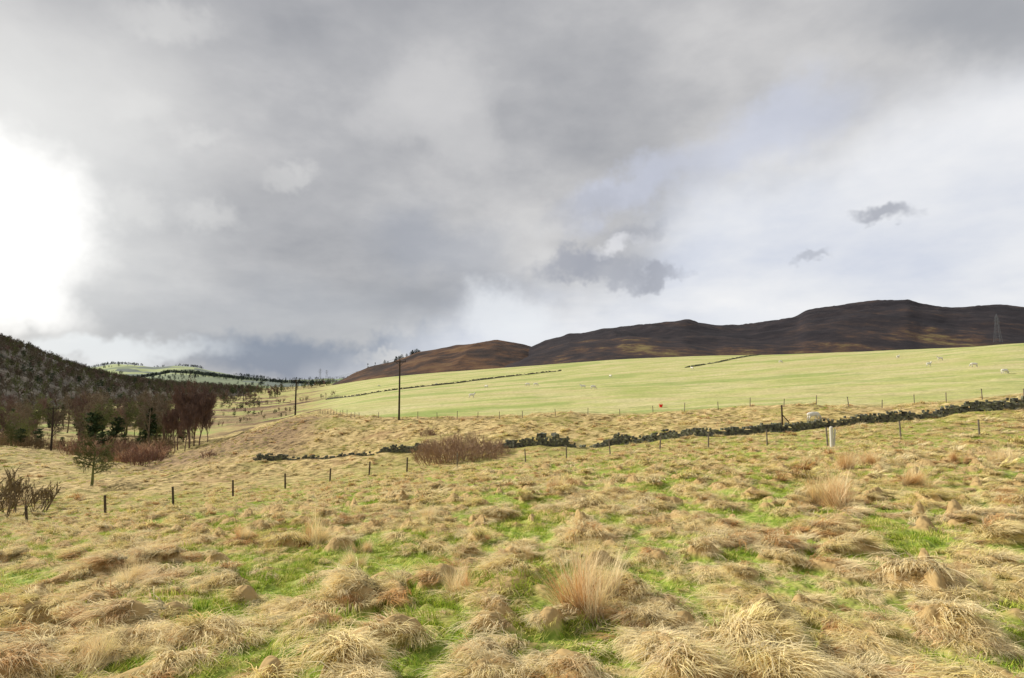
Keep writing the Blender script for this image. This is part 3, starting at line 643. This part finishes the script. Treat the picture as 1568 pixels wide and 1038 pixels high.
def warp(vec,src,scale,amt,detail=5,r=.6):
    n=nd(nt,'ShaderNodeTexNoise'); n.inputs['Scale'].default_value=scale; n.inputs['Detail'].default_value=detail; n.inputs['Roughness'].default_value=r
    nt.links.new(src,n.inputs['Vector']); s=nd(nt,'ShaderNodeVectorMath',operation='SUBTRACT'); nt.links.new(n.outputs['Color'],s.inputs[0]); s.inputs[1].default_value=(.5,.5,.5)
    k=nd(nt,'ShaderNodeVectorMath',operation='SCALE'); nt.links.new(s.outputs[0],k.inputs[0]); k.inputs['Scale'].default_value=amt
    a=nd(nt,'ShaderNodeVectorMath',operation='ADD'); nt.links.new(vec,a.inputs[0]); nt.links.new(k.outputs[0],a.inputs[1]); return a.outputs[0]
Wbig=warp(XZ,D,2.4,.36,5); Wsm=warp(XZ,D,11,.15,4,.66); Wmed=warp(XZ,D,5,.22,5,.64)
def sp(px,py): v=(519-py)/F; return ((px-784)/F/(CP-v*SP), math.tan(PITCH+math.atan(v)))
def blob(W,px,py,rx,ry,rot=0,lo=0.0,hi=.7,amp=1.0):
    m=nd(nt,'ShaderNodeMapping',vector_type='TEXTURE'); c=sp(px,py); m.inputs['Location'].default_value=(c[0],c[1],0); m.inputs['Rotation'].default_value=(0,0,math.radians(rot)); m.inputs['Scale'].default_value=(rx/F,ry/F,100)
    nt.links.new(W,m.inputs[0]); g=nd(nt,'ShaderNodeTexGradient',gradient_type='SPHERICAL'); nt.links.new(m.outputs[0],g.inputs[0])
    return mapr(nt,g.outputs['Fac'],lo,hi,0,amp)
n1=noise(nt,deck,.7,6,.56); n2=noise(nt,D,3.2,6,.56,(1,1,1.9))
base_=mth(nt,'ADD',mth(nt,'MULTIPLY',n1,.5),mth(nt,'MULTIPLY',n2,.5))
col=ramp(nt,base_,[(.38,s2l(162,163,167)),(.49,s2l(183,183,185)),(.58,s2l(204,203,203)),(.66,s2l(216,215,214))])
def over(f,c): 
    global col
    col=mixc(nt,f,col,c)
over(blob(Wbig,80,120,460,280,0,0,.9,.55),s2l(213,212,210))
over(blob(Wbig,400,500,520,130,-6,0,.8,.55),s2l(160,165,174))
over(blob(Wmed,540,545,350,62,0,0,.55,.9),s2l(130,141,160))
over(blob(Wmed,690,400,190,90,-20,0,.8,.45),s2l(152,158,171))
p0=sp(735,500); p1=sp(1568,85); dx,dz=p1[0]-p0[0],p1[1]-p0[1]; ln=math.hypot(dx,dz); nx,nz_=dz/ln,-dx/ln
dp=nd(nt,'ShaderNodeVectorMath',operation='DOT_PRODUCT'); nt.links.new(Wbig,dp.inputs[0]); dp.inputs[1].default_value=(nx,nz_,0)
sdist=mth(nt,'SUBTRACT',dp.outputs['Value'],p0[0]*nx+p0[1]*nz_)
br=ramp(nt,base_,[(.39,s2l(212,217,229)),(.5,s2l(230,232,237)),(.6,s2l(243,243,244))])
over(mapr(nt,sdist,-.10,.10),br)
over(blob(Wmed,1180,200,250,70,27,0,.8,.6),s2l(206,212,230))
over(blob(Wmed,960,290,180,45,30,0,.8,.55),s2l(203,209,228))
over(blob(Wmed,1500,20,300,110,-8,0,.8,.7),s2l(156,159,165))
over(blob(Wmed,1160,520,620,60,0,0,.8,.4),s2l(222,227,237))
over(blob(Wmed,790,480,100,65,0,0,.7,.7),s2l(234,237,241))
for a in ((650,140,150,95,-12,.6),(700,220,120,75,-25,.5),(590,190,80,60,10,.4)): over(blob(Wmed,a[0],a[1],a[2],a[3],a[4],.05,.6,a[5]),s2l(207,206,206))
for a in ((215,160,80,34),(305,200,80,30),(205,325,66,50),(312,332,66,44),(440,265,66,32),(250,30,130,44),(600,560,80,16)): over(blob(Wsm,a[0],a[1],a[2],a[3],-8,.0,.8,.5),s2l(220,219,217))
over(blob(Wmed,340,270,150,90,0,.1,.9,.3),s2l(166,166,168))
for a in ((875,408,95,34,12,.8),(930,414,115,32,-6,.65),(1015,424,64,20,8,.75),(985,355,60,26,25,.45),(1350,324,56,20,3,.8),(1243,396,42,13,8,.5),(900,320,110,40,15,.3)):
    over(blob(Wsm,a[0],a[1],a[2],a[3],a[4],.0,.75,a[5]),s2l(162,165,175))
over(blob(Wsm,955,375,66,20,20,.0,.8,.6),s2l(240,240,243))
over(blob(Wmed,100,535,330,30,0,0,.7,.8),s2l(234,239,243))
over(blob(Wmed,-40,300,470,400,0,0,1.0,.8),s2l(245,245,242))
over(blob(Wmed,-50,345,260,205,-8,.05,.6,1.0),(1.3,1.28,1.24))
over(blob(Wmed,40,440,170,62,-30,.05,.7,.9),(1.05,1.04,1.02))
bg2=nd(nt,'ShaderNodeBackground'); nt.links.new(col,bg2.inputs[0]); bg2.inputs[1].default_value=1.03
ms=nd(nt,'ShaderNodeMixShader'); ms.inputs[0].default_value=.95; nt.links.new(bg1.outputs[0],ms.inputs[1]); nt.links.new(bg2.outputs[0],ms.inputs[2]); nt.links.new(ms.outputs[0],out.inputs[0])
# ---------------------------------------------------------------- CAMERA
cam=bpy.data.cameras.new('camera'); cam.sensor_width=36; cam.lens=20; cam.clip_end=12000; cam.clip_start=.05
co=bpy.data.objects.new('camera',cam); sc.collection.objects.link(co); co.location=(0,0,0); co.rotation_euler=(math.pi/2+PITCH,0,0); sc.camera=co
sc.view_settings.view_transform='Standard'; sc.view_settings.look='None'; sc.view_settings.exposure=0
print('done')
